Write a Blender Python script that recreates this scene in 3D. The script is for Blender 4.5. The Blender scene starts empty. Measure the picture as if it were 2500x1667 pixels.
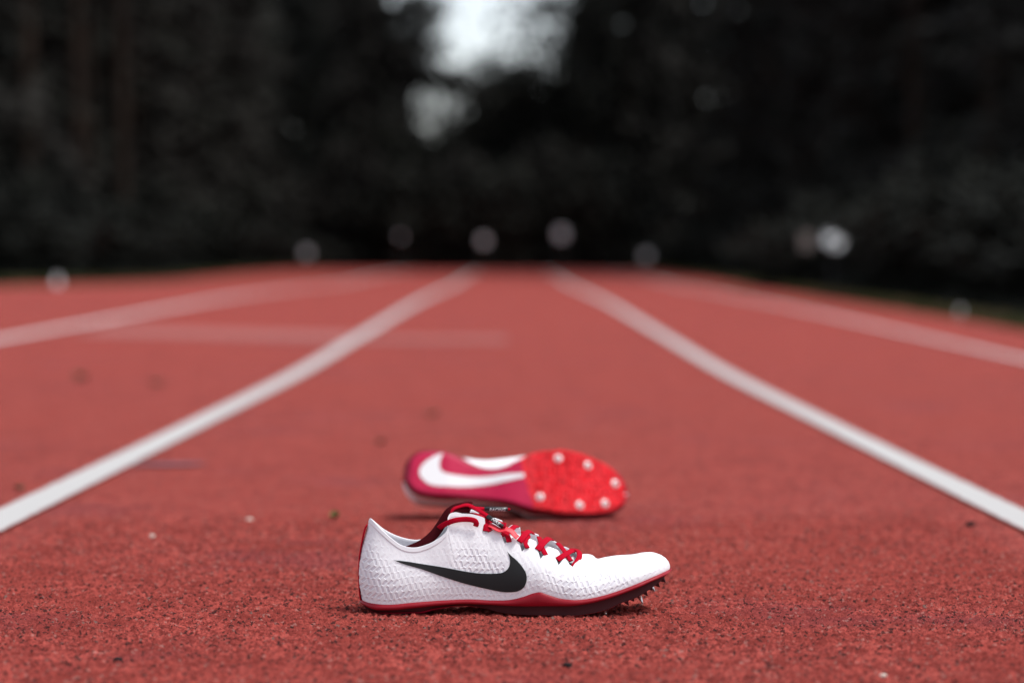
import bpy, bmesh, math, random
import numpy as np
from mathutils import Vector, Matrix
from mathutils.bvhtree import BVHTree
from mathutils.geometry import delaunay_2d_cdt

scene = bpy.context.scene
COL = scene.collection
rng = np.random.default_rng(7)
random.seed(7)
R = math.radians

# ------------------------------------------------------------------ camera
CAM_H, FPX, PITCH = 0.31, 85.0 / 36.0 * 2500.0, math.atan(168.5 / (85.0 / 36.0 * 2500.0))
cam_d = bpy.data.cameras.new("camera")
cam_d.lens, cam_d.sensor_width = 85.0, 36.0
cam_d.clip_start, cam_d.clip_end = 0.05, 2000.0
cam_d.dof.use_dof = True
cam_d.dof.focus_distance = 2.185
cam_d.dof.aperture_fstop = 3.5
cam_d.dof.aperture_blades = 0
cam = bpy.data.objects.new("camera", cam_d)
cam.location = (0, 0, CAM_H)
cam.rotation_euler = (math.pi / 2 - PITCH, 0, 0)
COL.objects.link(cam)
scene.camera = cam

# ------------------------------------------------------------------ sky, sun, exposure
SUN_EL, SUN_AZ = 66.0, 104.0       # azimuth: degrees clockwise from +Y (high, to the right)
world = bpy.data.worlds.new("World")
scene.world = world
world.use_nodes = True
wn, wl = world.node_tree.nodes, world.node_tree.links
for n in list(wn): wn.remove(n)
sky = wn.new("ShaderNodeTexSky"); sky.sky_type = 'NISHITA'; sky.sun_disc = False
sky.sun_elevation = R(SUN_EL); sky.sun_rotation = R(SUN_AZ)
sky.air_density = 1.0; sky.dust_density = 1.8; sky.ozone_density = 1.0
hs = wn.new("ShaderNodeHueSaturation"); hs.inputs["Saturation"].default_value = 0.42
bg = wn.new("ShaderNodeBackground"); bg.inputs["Strength"].default_value = 0.12
wo = wn.new("ShaderNodeOutputWorld")
wl.new(sky.outputs[0], hs.inputs["Color"]); wl.new(hs.outputs[0], bg.inputs["Color"]); wl.new(bg.outputs[0], wo.inputs["Surface"])
sun_d = bpy.data.lights.new("sun", 'SUN')
sun_d.energy, sun_d.angle, sun_d.color = 1.5, R(13), (1.0, 0.96, 0.91)
sun = bpy.data.objects.new("sun", sun_d)
sd = Vector((math.sin(R(SUN_AZ)) * math.cos(R(SUN_EL)), math.cos(R(SUN_AZ)) * math.cos(R(SUN_EL)), math.sin(R(SUN_EL))))
sun.rotation_euler = sd.to_track_quat('Z', 'Y').to_euler()
sun.location = sd * 50
COL.objects.link(sun)
vs = scene.view_settings
vs.view_transform, vs.look, vs.gamma, vs.exposure, vs.use_curve_mapping = 'Standard', 'None', 1.0, 0.94, False
scene.cycles.use_denoising = True
scene.cycles.max_bounces = 6
scene.cycles.caustics_reflective = False
scene.cycles.caustics_refractive = False

# ------------------------------------------------------------------ helpers
def interp(x, xs, ys): return np.interp(x, xs, ys)

def smooth_interp(x, xs, ys):
    """monotone-ish cubic (Catmull-Rom tangents) interpolation"""
    xs = np.asarray(xs, float); ys = np.asarray(ys, float); x = np.clip(np.asarray(x, float), xs[0], xs[-1])
    d = np.gradient(ys, xs)
    i = np.clip(np.searchsorted(xs, x, side='right') - 1, 0, len(xs) - 2)
    h = xs[i + 1] - xs[i]; t = (x - xs[i]) / h
    return ((2*t**3 - 3*t**2 + 1) * ys[i] + (t**3 - 2*t**2 + t) * h * d[i] + (-2*t**3 + 3*t**2) * ys[i+1] + (t**3 - t**2) * h * d[i+1])

def smoothstep(a, b, x):
    t = np.clip((np.asarray(x, float) - a) / (b - a), 0, 1); return t * t * (3 - 2 * t)

def np_mesh(name, verts, faces, smooth=True):
    """verts Nx3, faces Mx4 or Mx3 arrays"""
    verts = np.asarray(verts, np.float32); faces = np.asarray(faces, np.int32)
    me = bpy.data.meshes.new(name)
    k = faces.shape[1]
    me.vertices.add(len(verts)); me.vertices.foreach_set("co", verts.ravel())
    me.loops.add(faces.size); me.loops.foreach_set("vertex_index", faces.ravel())
    me.polygons.add(len(faces)); me.polygons.foreach_set("loop_start", np.arange(0, faces.size, k, dtype=np.int32))
    me.update(calc_edges=True)
    me.polygons.foreach_set("use_smooth", np.full(len(faces), smooth))
    me.validate()
    return me

def grid_faces(nu, nv, base=0, flip=False, wrap_u=False):
    iu = np.arange(nu if wrap_u else nu - 1); iv = np.arange(nv - 1)
    a, b = np.meshgrid(iu, iv, indexing='ij'); a2 = (a + 1) % nu
    q = np.stack([a*nv+b, a2*nv+b, a2*nv+b+1, a*nv+b+1], -1).reshape(-1, 4) + base
    return q[:, ::-1] if flip else q

def obj(name, me, mat=None, parent=None, label=None, cat=None, group=None, kind=None):
    o = bpy.data.objects.new(name, me)
    COL.objects.link(o)
    if mat is not None and me is not None and hasattr(me, "materials") and len(me.materials) == 0: me.materials.append(mat)
    if parent is not None: o.parent = parent
    for k, v in (("label", label), ("category", cat), ("group", group), ("kind", kind)):
        if v: o[k] = v
    return o

def set_attr(me, name, arr):
    at = me.attributes.new(name, 'FLOAT', 'POINT'); at.data.foreach_set("value", np.asarray(arr, np.float32))

class Mat:
    def __init__(s, name, color=(0.5,)*3, rough=0.6, spec=0.4, metal=0.0):
        s.m = bpy.data.materials.new(name); s.m.use_nodes = True
        s.nt = s.m.node_tree; s.b = s.nt.nodes["Principled BSDF"]
        s.b.inputs["Base Color"].default_value = (*color, 1); s.b.inputs["Roughness"].default_value = rough
        s.b.inputs["Specular IOR Level"].default_value = spec; s.b.inputs["Metallic"].default_value = metal
    def n(s, t, **kw):
        x = s.nt.nodes.new(t)
        for k, v in kw.items():
            if hasattr(x, k) and k not in x.inputs: setattr(x, k, v)
            else: x.inputs[k].default_value = v
        return x
    def l(s, a, b): s.nt.links.new(a, b)
    def obj_coord(s): return s.n("ShaderNodeTexCoord").outputs["Object"]
    def mix(s, fac, a, b, mode='MIX'):
        x = s.n("ShaderNodeMix", data_type='RGBA', blend_type=mode)
        for inp, v in ((x.inputs[0], fac), (x.inputs[6], a), (x.inputs[7], b)):
            if isinstance(v, (int, float)): inp.default_value = v
            elif isinstance(v, tuple): inp.default_value = (*v, 1)
            else: s.l(v, inp)
        return x.outputs[2]
    def ramp(s, src, p0, p1, c0=0.0, c1=1.0):
        x = s.n("ShaderNodeMapRange", interpolation_type='SMOOTHSTEP')
        s.l(src, x.inputs[0]); x.inputs[1].default_value = p0; x.inputs[2].default_value = p1
        x.inputs[3].default_value = c0; x.inputs[4].default_value = c1
        return x.outputs[0]
    def noise(s, co, scale, detail=3, rough=0.55):
        x = s.n("ShaderNodeTexNoise"); s.l(co, x.inputs["Vector"])
        x.inputs["Scale"].default_value = scale; x.inputs["Detail"].default_value = detail; x.inputs["Roughness"].default_value = rough
        return x.outputs["Fac"]
    def bump(s, h, strength=0.4, dist=0.001):
        x = s.n("ShaderNodeBump"); x.inputs["Strength"].default_value = strength; x.inputs["Distance"].default_value = dist
        s.l(h, x.inputs["Height"]); s.l(x.outputs[0], s.b.inputs["Normal"])
    def color(s, c): s.l(c, s.b.inputs["Base Color"])

def attr(M, name):
    a = M.n("ShaderNodeAttribute"); a.attribute_name = name; return a.outputs["Fac"]

# camera ray of a photograph position, cut with the plane y = Y
def ray(px, py):
    u, v = (px - 1250.0) / FPX, (833.5 - py) / FPX
    c, s_ = math.cos(PITCH), math.sin(PITCH)
    return Vector((u, c + v * s_, -s_ + v * c))
def at(px, py, Y):
    d = ray(px, py); k = Y / d.y
    return Vector((d.x * k, Y, CAM_H + d.z * k))

# ------------------------------------------------------------------ the lie of the land
PY = [-40, -5, 0, 3, 5, 7, 10, 16, 21, 27, 33, 38, 45, 52, 60, 75, 110, 400]
PZ = [0, 0, 0, 0, .003, .008, .040, .106, .140, .172, .235, .28, .322, .325, .30, .24, .2, .2]
def land(x, y):
    x = np.asarray(x, float); y = np.asarray(y, float)
    z = smooth_interp(y, PY, PZ)
    ax = np.abs(x)
    camber = -0.022 * np.sign(x) * np.clip(ax - 0.75, 0, 3.0) * 1.15 * smoothstep(4, 8, y) * (1 - 0.75 * smoothstep(16, 30, y))
    return z + camber

# granules of the rubber surface (near field): jittered cells
def granules(x, y, cell):
    gx, gy = x / cell, y / cell
    ix, iy = np.floor(gx).astype(np.int64), np.floor(gy).astype(np.int64)
    f1 = np.full(x.shape, 9.0); f2 = np.full(x.shape, 9.0); rid = np.zeros(x.shape)
    def h(a, b, k):
        v = np.sin(a * 127.1 + b * 311.7 + k * 74.7) * 43758.5453
        return v - np.floor(v)
    for dx in (-1, 0, 1):
        for dy in (-1, 0, 1):
            cx, cy = ix + dx, iy + dy
            d = np.hypot(cx + h(cx, cy, 1) - gx, cy + h(cx, cy, 2) - gy)
            r = h(cx, cy, 3)
            closer = d < f1
            f2 = np.where(closer, f1, np.minimum(f2, d))
            rid = np.where(closer, r, rid); f1 = np.where(closer, d, f1)
    return f1, f2, rid

# ------------------------------------------------------------------ materials: surfaces
M = Mat("track_rubber", rough=0.95, spec=0.06)
co = M.obj_coord()
vor = M.n("ShaderNodeTexVoronoi"); M.l(co, vor.inputs["Vector"]); vor.inputs["Scale"].default_value = 330.0
hue = M.n("ShaderNodeSeparateColor"); M.l(vor.outputs["Color"], hue.inputs[0])
base = M.mix(M.ramp(M.noise(co, 190.0, 6, 0.8), 0.42, 0.58), (0.083, 0.0139, 0.0120), (0.507, 0.0950, 0.0767))
base = M.mix(0.28, base, M.mix(hue.outputs[0], (0.185, 0.0278, 0.0219), (0.410, 0.0765, 0.0613)))
base = M.mix(M.ramp(M.noise(co, 55.0, 4, .6), 0.50, 0.64, 0.0, 0.70), base, (0.146, 0.0255, 0.0219))
base = M.mix(M.ramp(M.noise(co, 55.0, 4, .6), 0.50, 0.36, 0.0, 0.45), base, (0.459, 0.1020, 0.0832))
base = M.mix(M.ramp(M.noise(co, 9.0, 6, .65), 0.42, 0.64, 0.0, 0.62), base, (0.205, 0.0348, 0.0284))
base = M.mix(M.ramp(M.noise(co, 1.1, 4), 0.40, 0.62, 0.0, 0.45), base, (0.293, 0.0510, 0.0394))
base = M.mix(M.ramp(M.noise(co, 2.6, 5, .65), 0.53, 0.68, 0.0, 0.36), base, (0.196, 0.0464, 0.0548))
base = M.mix(M.ramp(hue.outputs[1], 0.880, 0.89, 0.0, 0.85), base, (0.034, 0.0162, 0.0154))
base = M.mix(M.ramp(hue.outputs[2], 0.955, 0.96, 0.0, 0.3), base, (0.440, 0.2898, 0.2519))
M.color(base)
M.bump(M.noise(co, 380.0, 4, .7), 1.0, 0.0026)
TRACK = M.m

def attr(M, name):
    a = M.n("ShaderNodeAttribute"); a.attribute_name = name; return a.outputs["Fac"]
def paint_mat(name, wear_lo, wear_hi, col=(0.43, 0.42, 0.41)):
    M = Mat(name, rough=0.75, spec=0.3); co = M.obj_coord()
    w = M.ramp(M.noise(co, 160.0, 5, 0.7), wear_lo, wear_hi)
    ad = M.n("ShaderNodeMath", operation='MULTIPLY_ADD'); M.l(M.noise(co, 95.0, 4, .7), ad.inputs[0]); ad.inputs[1].default_value = -.022; M.l(attr(M, "edge"), ad.inputs[2])
    e_ = M.ramp(ad.outputs[0], -.0095, -.0065, 1.0, 0.0)
    mx = M.n("ShaderNodeMath", operation='MAXIMUM'); M.l(w, mx.inputs[0]); M.l(e_, mx.inputs[1]); w = mx.outputs[0]
    M.color(M.mix(w, col, (0.28, 0.075, 0.064)))
    M.bump(M.noise(co, 380.0, 2), 0.5, 0.0015)
    return M.m
PAINT = paint_mat("line_paint", 0.70, 0.86)
PAINT_FADED = paint_mat("faded_paint", 0.38, 0.62, (0.62, 0.5, 0.48))
PAINT_GHOST = paint_mat("ghost_paint", 0.24, 0.46, (0.55, 0.42, 0.40))
PAINT_OUTER = paint_mat("outer_line_paint", 0.45, 0.70, (0.66, 0.62, 0.61))

M = Mat("verge_soil", rough=1.0, spec=0.1); co = M.obj_coord()
M.color(M.mix(M.ramp(M.noise(co, 0.8, 5), 0.35, 0.65), (0.013, 0.011, 0.008), (0.018, 0.019, 0.010)))
M.bump(M.noise(co, 14.0, 5), 0.8, 0.05); SOIL = M.m
M = Mat("grass_blade", rough=0.8, spec=0.2); co = M.obj_coord()
M.color(M.mix(M.ramp(M.noise(co, 1.3, 4), 0.4, 0.6), (0.035, 0.05, 0.012), (0.09, 0.07, 0.028))); GRASS = M.m

# ------------------------------------------------------------------ ground and track
TL, TR = -4.05, 2.55
def ladder(segs):
    out = []
    for a, b, n in segs: out.append(np.linspace(a, b, n, endpoint=False))
    out.append([segs[-1][1]]); return np.concatenate(out)
gx = ladder([(-220, -30, 20), (-30, -8, 22), (-8, TL - .02, 16), (TL - .02, TR + .02, 30), (TR + .02, 8, 18), (8, 30, 22), (30, 220, 20)])
gy = ladder([(-40, 0, 10), (0, 60, 90), (60, 120, 40), (120, 500, 20)])
X, Y = np.meshgrid(gx, gy, indexing='ij')
inside = (X > TL - .1) & (X < TR + .1)
bumps = 0.05 * np.sin(X * 1.7 + Y * .6) * np.sin(Y * 1.1 - X * .4)
Z = land(X, Y) - 0.03 + np.where(inside, 0, bumps * np.clip((np.abs(X - (TL + TR) / 2) - (TR - TL) / 2) / 3, 0, 1))
bank = smoothstep(6, 26, np.abs(X + .7)) * 1.6 + smoothstep(70, 100, Y) * .8
Z = Z + bank * smoothstep(8, 24, Y)
obj("ground", np_mesh("ground", np.stack([X, Y, Z], -1).reshape(-1, 3), grid_faces(len(gx), len(gy))), SOIL, kind="structure",
    label="dark soil and turf ground running from the track into the wood")

tx = ladder([(TL, -0.9, 16), (-0.9, -0.57, 40), (-0.57, 0.57, 830), (0.57, 0.9, 40), (0.9, TR, 12)])
ty = ladder([(-12, 1.5, 12), (1.5, 1.78, 20), (1.78, 2.0, 110), (2.0, 2.5, 370), (2.5, 3.2, 230), (3.2, 5, 60), (5, 60, 120), (60, 95, 12)])
X, Y = np.meshgrid(tx, ty, indexing='ij')
Z = land(X, Y)
f1, f2, rid = granules(X, Y, 0.0033)
g1, g2, gid = granules(X + 3.3, Y + 1.7, 0.0075)
dome = np.clip(1 - f1 * 1.25, 0, 1) ** 0.7 * (0.45 + 0.75 * rid)
win = smoothstep(0.57, 0.54, np.abs(X)) * smoothstep(1.75, 1.82, Y) * smoothstep(3.2, 2.9, Y)
disp = (dome * 0.0038 + (0.5 + gid - g1) * 0.0022 - 0.0030) * win
me = np_mesh("running_track", np.stack([X, Y, Z + disp], -1).reshape(-1, 3), grid_faces(len(tx), len(ty)))
set_attr(me, "grain", np.where(win > 0.05, rid, 0.4).ravel())
track = obj("running_track", me, TRACK, kind="structure", label="red granulated rubber running track with white lane lines")

def strip(name, x0, x1, y0, y1, mat, label, dz=0.0035, ny=200):
    ys = y0 + (y1 - y0) * np.linspace(0, 1, ny) ** 1.6
    xs = np.linspace(x0, x1, 9); m = len(xs)
    X, Y = np.meshgrid(xs, ys, indexing='ij')
    Z = land(X, Y) + dz
    me = np_mesh(name, np.stack([X, Y, Z], -1).reshape(-1, 3), grid_faces(m, ny))
    set_attr(me, "edge", np.minimum(X - x0, x1 - X).ravel())
    return obj(name, me, mat, parent=track, label=label)
W = 0.637
strip("lane_line", -W - .031, -W + .031, -8, 60, PAINT, "white lane line left of the shoes")
strip("lane_line", W - .028, W + .028, -8, 60, PAINT, "white lane line right of the shoes")
strip("lane_line", -3 * W - .03, -3 * W + .03, -8, 60, PAINT_OUTER, "faded outer lane line at left")
strip("lane_line", 3 * W - .08 - .024, 3 * W - .08 + .024, -8, 60, PAINT_OUTER, "faded outer lane line at right")
strip("cross_line", -1.75, -W - .04, 9.6, 10.5, PAINT_GHOST, "worn crossways marking in the left lane", ny=12)
strip("cross_line", -W + .04, -.02, 9.5, 10.0, PAINT_GHOST, "worn crossways marking in the shoes' lane", ny=12)

# grass blades along both edges
def blades(name, n, xs_fn, ys, label):
    V, F = [], []
    y = np.array([rng.uniform(*ys) for _ in range(n)]); x = xs_fn(n, y)
    a = rng.uniform(0, math.tau, n); h = rng.uniform(.03, .085, n); w = rng.uniform(.004, .010, n); lean = rng.uniform(-.04, .04, (n, 2))
    z = land(x, y) - 0.035
    c, s = np.cos(a) * w, np.sin(a) * w
    v0 = np.stack([x - c, y - s, z], -1); v1 = np.stack([x + c, y + s, z], -1)
    v2 = np.stack([x + lean[:, 0], y + lean[:, 1], z + h + .03], -1)
    V = np.stack([v0, v1, v2], 1).reshape(-1, 3); F = np.arange(3 * n).reshape(-1, 3)
    return obj(name, np_mesh(name, V, F), GRASS, label=label, cat="grass", kind="stuff")
blades("grass", 26000, lambda n, y: TL - .005 - np.abs(rng.normal(0, .12, n)), (10, 55), "short mixed grass along the left edge of the red track")
blades("grass", 26000, lambda n, y: TR + .005 + np.abs(rng.normal(0, .12, n)), (8, 55), "short green grass along the right edge of the red track")


# ------------------------------------------------------------------ the wood
def leaf_mat(name, c0, c1):
    M = Mat(name, rough=0.9, spec=0.15); co = M.obj_coord()
    M.color(M.mix(M.ramp(M.noise(co, 1.2, 4), 0.35, 0.65), c0, c1)); return M.m
LEAF_LOW = leaf_mat("shade_toned_leaf", (0.009, 0.010, 0.008), (0.013, 0.014, 0.011))  # low foliage: shade put into the colour, as open sky lights it fully
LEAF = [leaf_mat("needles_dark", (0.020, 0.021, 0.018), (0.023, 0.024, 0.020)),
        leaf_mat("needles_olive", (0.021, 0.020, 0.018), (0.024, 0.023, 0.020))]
M = Mat("bark", rough=0.95, spec=0.1); co = M.obj_coord()
M.color(M.mix(M.ramp(M.noise(co, 6, 5), .35, .65), (0.016, 0.012, 0.010), (0.034, 0.024, 0.018))); BARK = M.m

def tube(pts, rads, nseg=8):
    pts = [Vector(p) for p in pts]; V = []; n = len(pts)
    for i, p in enumerate(pts):
        t = (pts[min(i+1, n-1)] - pts[max(i-1, 0)]).normalized()
        a = t.cross(Vector((0.31, 0.95, 0.05))).normalized(); b = t.cross(a)
        for k in range(nseg):
            w = math.tau * k / nseg
            V.append(p + (a * math.cos(w) + b * math.sin(w)) * rads[i])
    F = []
    for i in range(n - 1):
        for k in range(nseg):
            k2 = (k + 1) % nseg
            F.append((i*nseg+k, i*nseg+k2, (i+1)*nseg+k2, (i+1)*nseg+k))
    return np.array([list(v) for v in V]), np.array(F)

def join(parts):
    V, F, o = [], [], 0
    for v, f in parts: V.append(v); F.append(f + o); o += len(v)
    return np.concatenate(V), np.concatenate(F)

def cards(pos, dirs, ln, wd):
    n = len(pos)
    d = dirs / np.linalg.norm(dirs, axis=1, keepdims=True)
    r = rng.normal(size=(n, 3)); s = np.cross(d, r); s /= np.linalg.norm(s, axis=1, keepdims=True)
    ln, wd = ln[:, None], wd[:, None]
    mid = pos + d * ln * .45
    V = np.stack([pos, mid + s * wd, pos + d * ln, mid - s * wd], 1).reshape(-1, 3)
    return V, np.arange(4 * n).reshape(-1, 4)

def rough_verge(n, side, label):
    y = rng.uniform(-3, 40, n); x = (TR if side > 0 else TL) + side * rng.uniform(.25, 4.5, n)
    pos = np.stack([x, y, land(x, y) - .04], -1)
    d = np.stack([rng.normal(0, .5, n), rng.normal(0, .5, n), np.ones(n)], -1)
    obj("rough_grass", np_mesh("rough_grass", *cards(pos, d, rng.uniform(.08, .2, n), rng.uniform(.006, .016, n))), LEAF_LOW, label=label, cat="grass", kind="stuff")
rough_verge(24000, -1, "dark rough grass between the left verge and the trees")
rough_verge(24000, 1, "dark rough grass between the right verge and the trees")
def spruce_meshes(seed, H=14.0, rad=2.3, z0=0.15, n=5200):
    rs = np.random.default_rng(seed)
    br = 150
    hz = z0 + (H - z0) * rs.random(br) ** 1.35
    L = rad * (1 - hz / H) ** 0.75 * rs.uniform(.55, 1.15, br) + .15
    az = rs.uniform(0, math.tau, br)
    parts = [tube([(0, 0, -.4), (.03, 0, H * .3), (-.02, .03, H * .65), (0, 0, H * .97)], [.17, .13, .08, .015])]
    for i in range(0, br, 3):
        e = (math.cos(az[i]) * L[i], math.sin(az[i]) * L[i], hz[i] - .22 * L[i])
        parts.append(tube([(0, 0, hz[i]), (e[0] * .5, e[1] * .5, hz[i] - .03 * L[i]), e], [.03, .02, .006], 5))
    trunk = np_mesh("trunk", *join(parts))
    b = rs.integers(0, br, n); t = rs.random(n) ** 0.6
    pos = np.stack([np.cos(az[b]) * L[b] * t, np.sin(az[b]) * L[b] * t, hz[b] - .22 * L[b] * t * t], -1) + rs.normal(0, .16, (n, 3))
    d = np.stack([np.cos(az[b]), np.sin(az[b]), -.35 + 0 * t], -1) + rs.normal(0, .6, (n, 3))
    crown = np_mesh("crown", *cards(pos, d, rs.uniform(.2, .45, n), rs.uniform(.05, .11, n)))
    crown.materials.append(LEAF[seed % 2]); trunk.materials.append(BARK)
    return trunk, crown
def pine_meshes(seed, H=15.0, low=.5):
    rs = np.random.default_rng(seed)
    lean = rs.uniform(-.25, .25, 2)
    parts = [tube([(0, 0, -.4), (lean[0] * .3, lean[1] * .3, H * .35), (lean[0], lean[1], H * .7), (lean[0], lean[1], H * .98)], [.13, .11, .08, .02])]
    n, br = 2600, 46
    hz = rs.uniform(H * low, H, br); az = rs.uniform(0, math.tau, br); L = rs.uniform(.8, 2.4, br) * (1.15 - (hz / H - .5))
    for i in range(br):
        parts.append(tube([(lean[0], lean[1], hz[i]), (lean[0] + math.cos(az[i]) * L[i], lean[1] + math.sin(az[i]) * L[i], hz[i] + .35 * L[i])], [.035, .008], 5))
    for k in range(7):     # dead stubs low on the trunk
        z = rs.uniform(1.5, H * .5); a = rs.uniform(0, math.tau); l = rs.uniform(.3, .9)
        parts.append(tube([(0, 0, z), (math.cos(a) * l, math.sin(a) * l, z + .1)], [.02, .006], 5))
    b = rs.integers(0, br, n); t = rs.random(n) ** .5
    pos = np.stack([lean[0] + np.cos(az[b]) * L[b] * t, lean[1] + np.sin(az[b]) * L[b] * t, hz[b] + .35 * L[b] * t], -1) + rs.normal(0, .22, (n, 3))
    crown = np_mesh("crown", *cards(pos, rs.normal(size=(n, 3)) + [0, 0, .4], rs.uniform(.2, .4, n), rs.uniform(.06, .12, n)))
    trunk = np_mesh("trunk", *join(parts)); crown.materials.append(LEAF[1]); trunk.materials.append(BARK)
    return trunk, crown

SPRUCE = [spruce_meshes(s) for s in (1, 2, 3, 4)]
PINE = [pine_meshes(s) for s in (11, 12, 13)]
PINE_TALL = [pine_meshes(s, 27.0, .72) for s in (14, 15)]
def tree(name, kind, x, y, sc, label, group):
    e = obj(name, None, label=label, cat="tree", group=group)
    z = float(land(x, y)) - .03 + float((smoothstep(6, 26, abs(x + .7)) * 1.6 + smoothstep(70, 100, y) * .8) * smoothstep(8, 24, y))
    e.location = (x, y, z); e.rotation_euler = (0, 0, random.uniform(0, 6.28)); e.scale = (sc * random.uniform(.9, 1.1),) * 2 + (sc,)
    obj("trunk", kind[0], parent=e); obj("crown", kind[1], parent=e)
    return e
k = 0
for row, xl in enumerate((-8.8, -11.4, -14.2, -17.2)):
    yy = 36 + row * 6
    while yy < 74:
        tree("spruce_tree", SPRUCE[k % 4], xl  + random.uniform(-.5, .5), yy + random.uniform(-.6, .6), random.uniform(.9, 1.2),
             "dark evergreen in the blurred wood left of the track", "dark trees left of the track"); k += 1
        yy += 2.7 + .5 * row
for row, xr in enumerate((7.6, 10.2, 13.0, 16.0)):
    yy = 31 + row * 6
    while yy < 74:
        tree("spruce_tree", SPRUCE[k % 4], xr + random.uniform(-.4, .5), yy + random.uniform(-.6, .6), random.uniform(.9, 1.2),
             "dark evergreen in the blurred wood right of the track", "dark trees right of the track"); k += 1
        yy += 2.7 + .5 * row
for (px, yy) in ((70, 37), (195, 38), (215, 42), (300, 41), (330, 47)):
    p = at(px, 600, yy)
    tree("pine_tree", PINE[k % 3], p.x, yy, random.uniform(.9, 1.1), "bare pine trunk showing faintly at the left of the dark wood", "pine trunks at the left"); k += 1
for (px, yy) in ((2240, 35), (2275, 39), (2410, 33)):
    p = at(px, 600, yy)
    tree("pine_tree", PINE[k % 3], p.x, yy, random.uniform(.9, 1.1), "bare pine trunk showing faintly at the right of the dark wood", "pine trunks at the right"); k += 1
# the end of the straight: lower, thinner trees below the gap of sky
for i, (px, yy, sc) in enumerate(((850, 78, 1.0), (790, 84, 1.1), (700, 80, 1.1), (600, 86, 1.1), (500, 82, 1.1), (420, 90, 1.2), (300, 86, 1.2), (200, 92, 1.2), (90, 88, 1.2), (-30, 90, 1.2),
        (1490, 80, 1.0), (1530, 76, 1.1), (1590, 84, 1.1), (1690, 80, 1.1), (1790, 88, 1.2), (1900, 84, 1.2), (2010, 90, 1.2), (2120, 86, 1.2), (2250, 92, 1.2), (2380, 88, 1.2), (2500, 90, 1.2))):
    p = at(px, 600, yy)
    tree("spruce_tree", SPRUCE[(i * 3 + 1) % 4], p.x, yy, sc, "dark evergreen closing the far end beyond the track", "dark trees at the far end"); k += 1

def shrub_meshes(seed, h, r, n):
    rs = np.random.default_rng(seed); parts = []
    for i in range(9):
        a = rs.uniform(0, math.tau); l = rs.uniform(.3, .8) * r
        parts.append(tube([(0, 0, -.2), (math.cos(a) * l * .4, math.sin(a) * l * .4, h * .5), (math.cos(a) * l, math.sin(a) * l, h * rs.uniform(.7, .95))], [.05, .03, .008], 5))
    st = np_mesh("trunk", *join(parts)); st.materials.append(BARK)
    d = rs.normal(size=(n, 3)); d /= np.linalg.norm(d, axis=1, keepdims=True)
    lump = 1 + .22 * np.sin(d[:, 0] * 5 + seed) * np.sin(d[:, 1] * 4 + 1) + .15 * np.sin(d[:, 2] * 7)
    pos = d * (rs.random(n) ** .4 * lump)[:, None] * [r, r, h * .52] + [0, 0, h * .5]
    cr = np_mesh("crown", *cards(pos, d + rs.normal(0, .8, (n, 3)), rs.uniform(.2, .42, n), rs.uniform(.06, .12, n)))
    cr.materials.append(LEAF[(seed + 1) % 2]); return st, cr
SHRUB = [shrub_meshes(31, 4.0, 1.9, 3200), shrub_meshes(32, 4.4, 1.8, 3400)]
for i, (px, yy, top) in enumerate(((900, 76, 270), (985, 79, 325), (1070, 77, 322), (1150, 80, 316), (1215, 77, 225), (1290, 79, 230), (1370, 76, 235), (940, 88, 330), (1110, 90, 325), (1250, 92, 240), (1390, 90, 225),
        (860, 72, 380), (1010, 71, 420), (1120, 72, 410), (1240, 71, 400), (1350, 72, 390), (1450, 71, 380))):
    p = at(px, top, yy); e = tree("tall_shrub", SHRUB[i % 2], p.x, yy, 1.0, "dark leafy shrub below the gap of sky at the far end", "shrubs at the far end")
    hz = (p.z - e.location.z) / 4.15; e.scale = (1, 1, hz)
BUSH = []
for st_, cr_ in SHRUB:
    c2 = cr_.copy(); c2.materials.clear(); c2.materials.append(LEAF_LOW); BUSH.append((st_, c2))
# low dark undergrowth between the track and the trees
for side, lab, grp in ((-1, "low dark undergrowth bush beyond the left edge of the track", "undergrowth left of the track"), (1, "low dark undergrowth bush beyond the right edge of the track", "undergrowth right of the track")):
    yy = 16.0 if side > 0 else 24.0
    while yy < 66:
        for off in (0.0, 1.7):
            xx = (TR + 1.15 + off if side > 0 else TL - 1.15 - off) + random.uniform(-.15, .35) * side
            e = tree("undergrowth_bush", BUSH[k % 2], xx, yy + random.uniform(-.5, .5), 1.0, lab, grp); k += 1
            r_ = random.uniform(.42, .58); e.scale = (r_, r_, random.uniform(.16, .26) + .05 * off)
        yy += 1.5 + yy * .02
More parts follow.
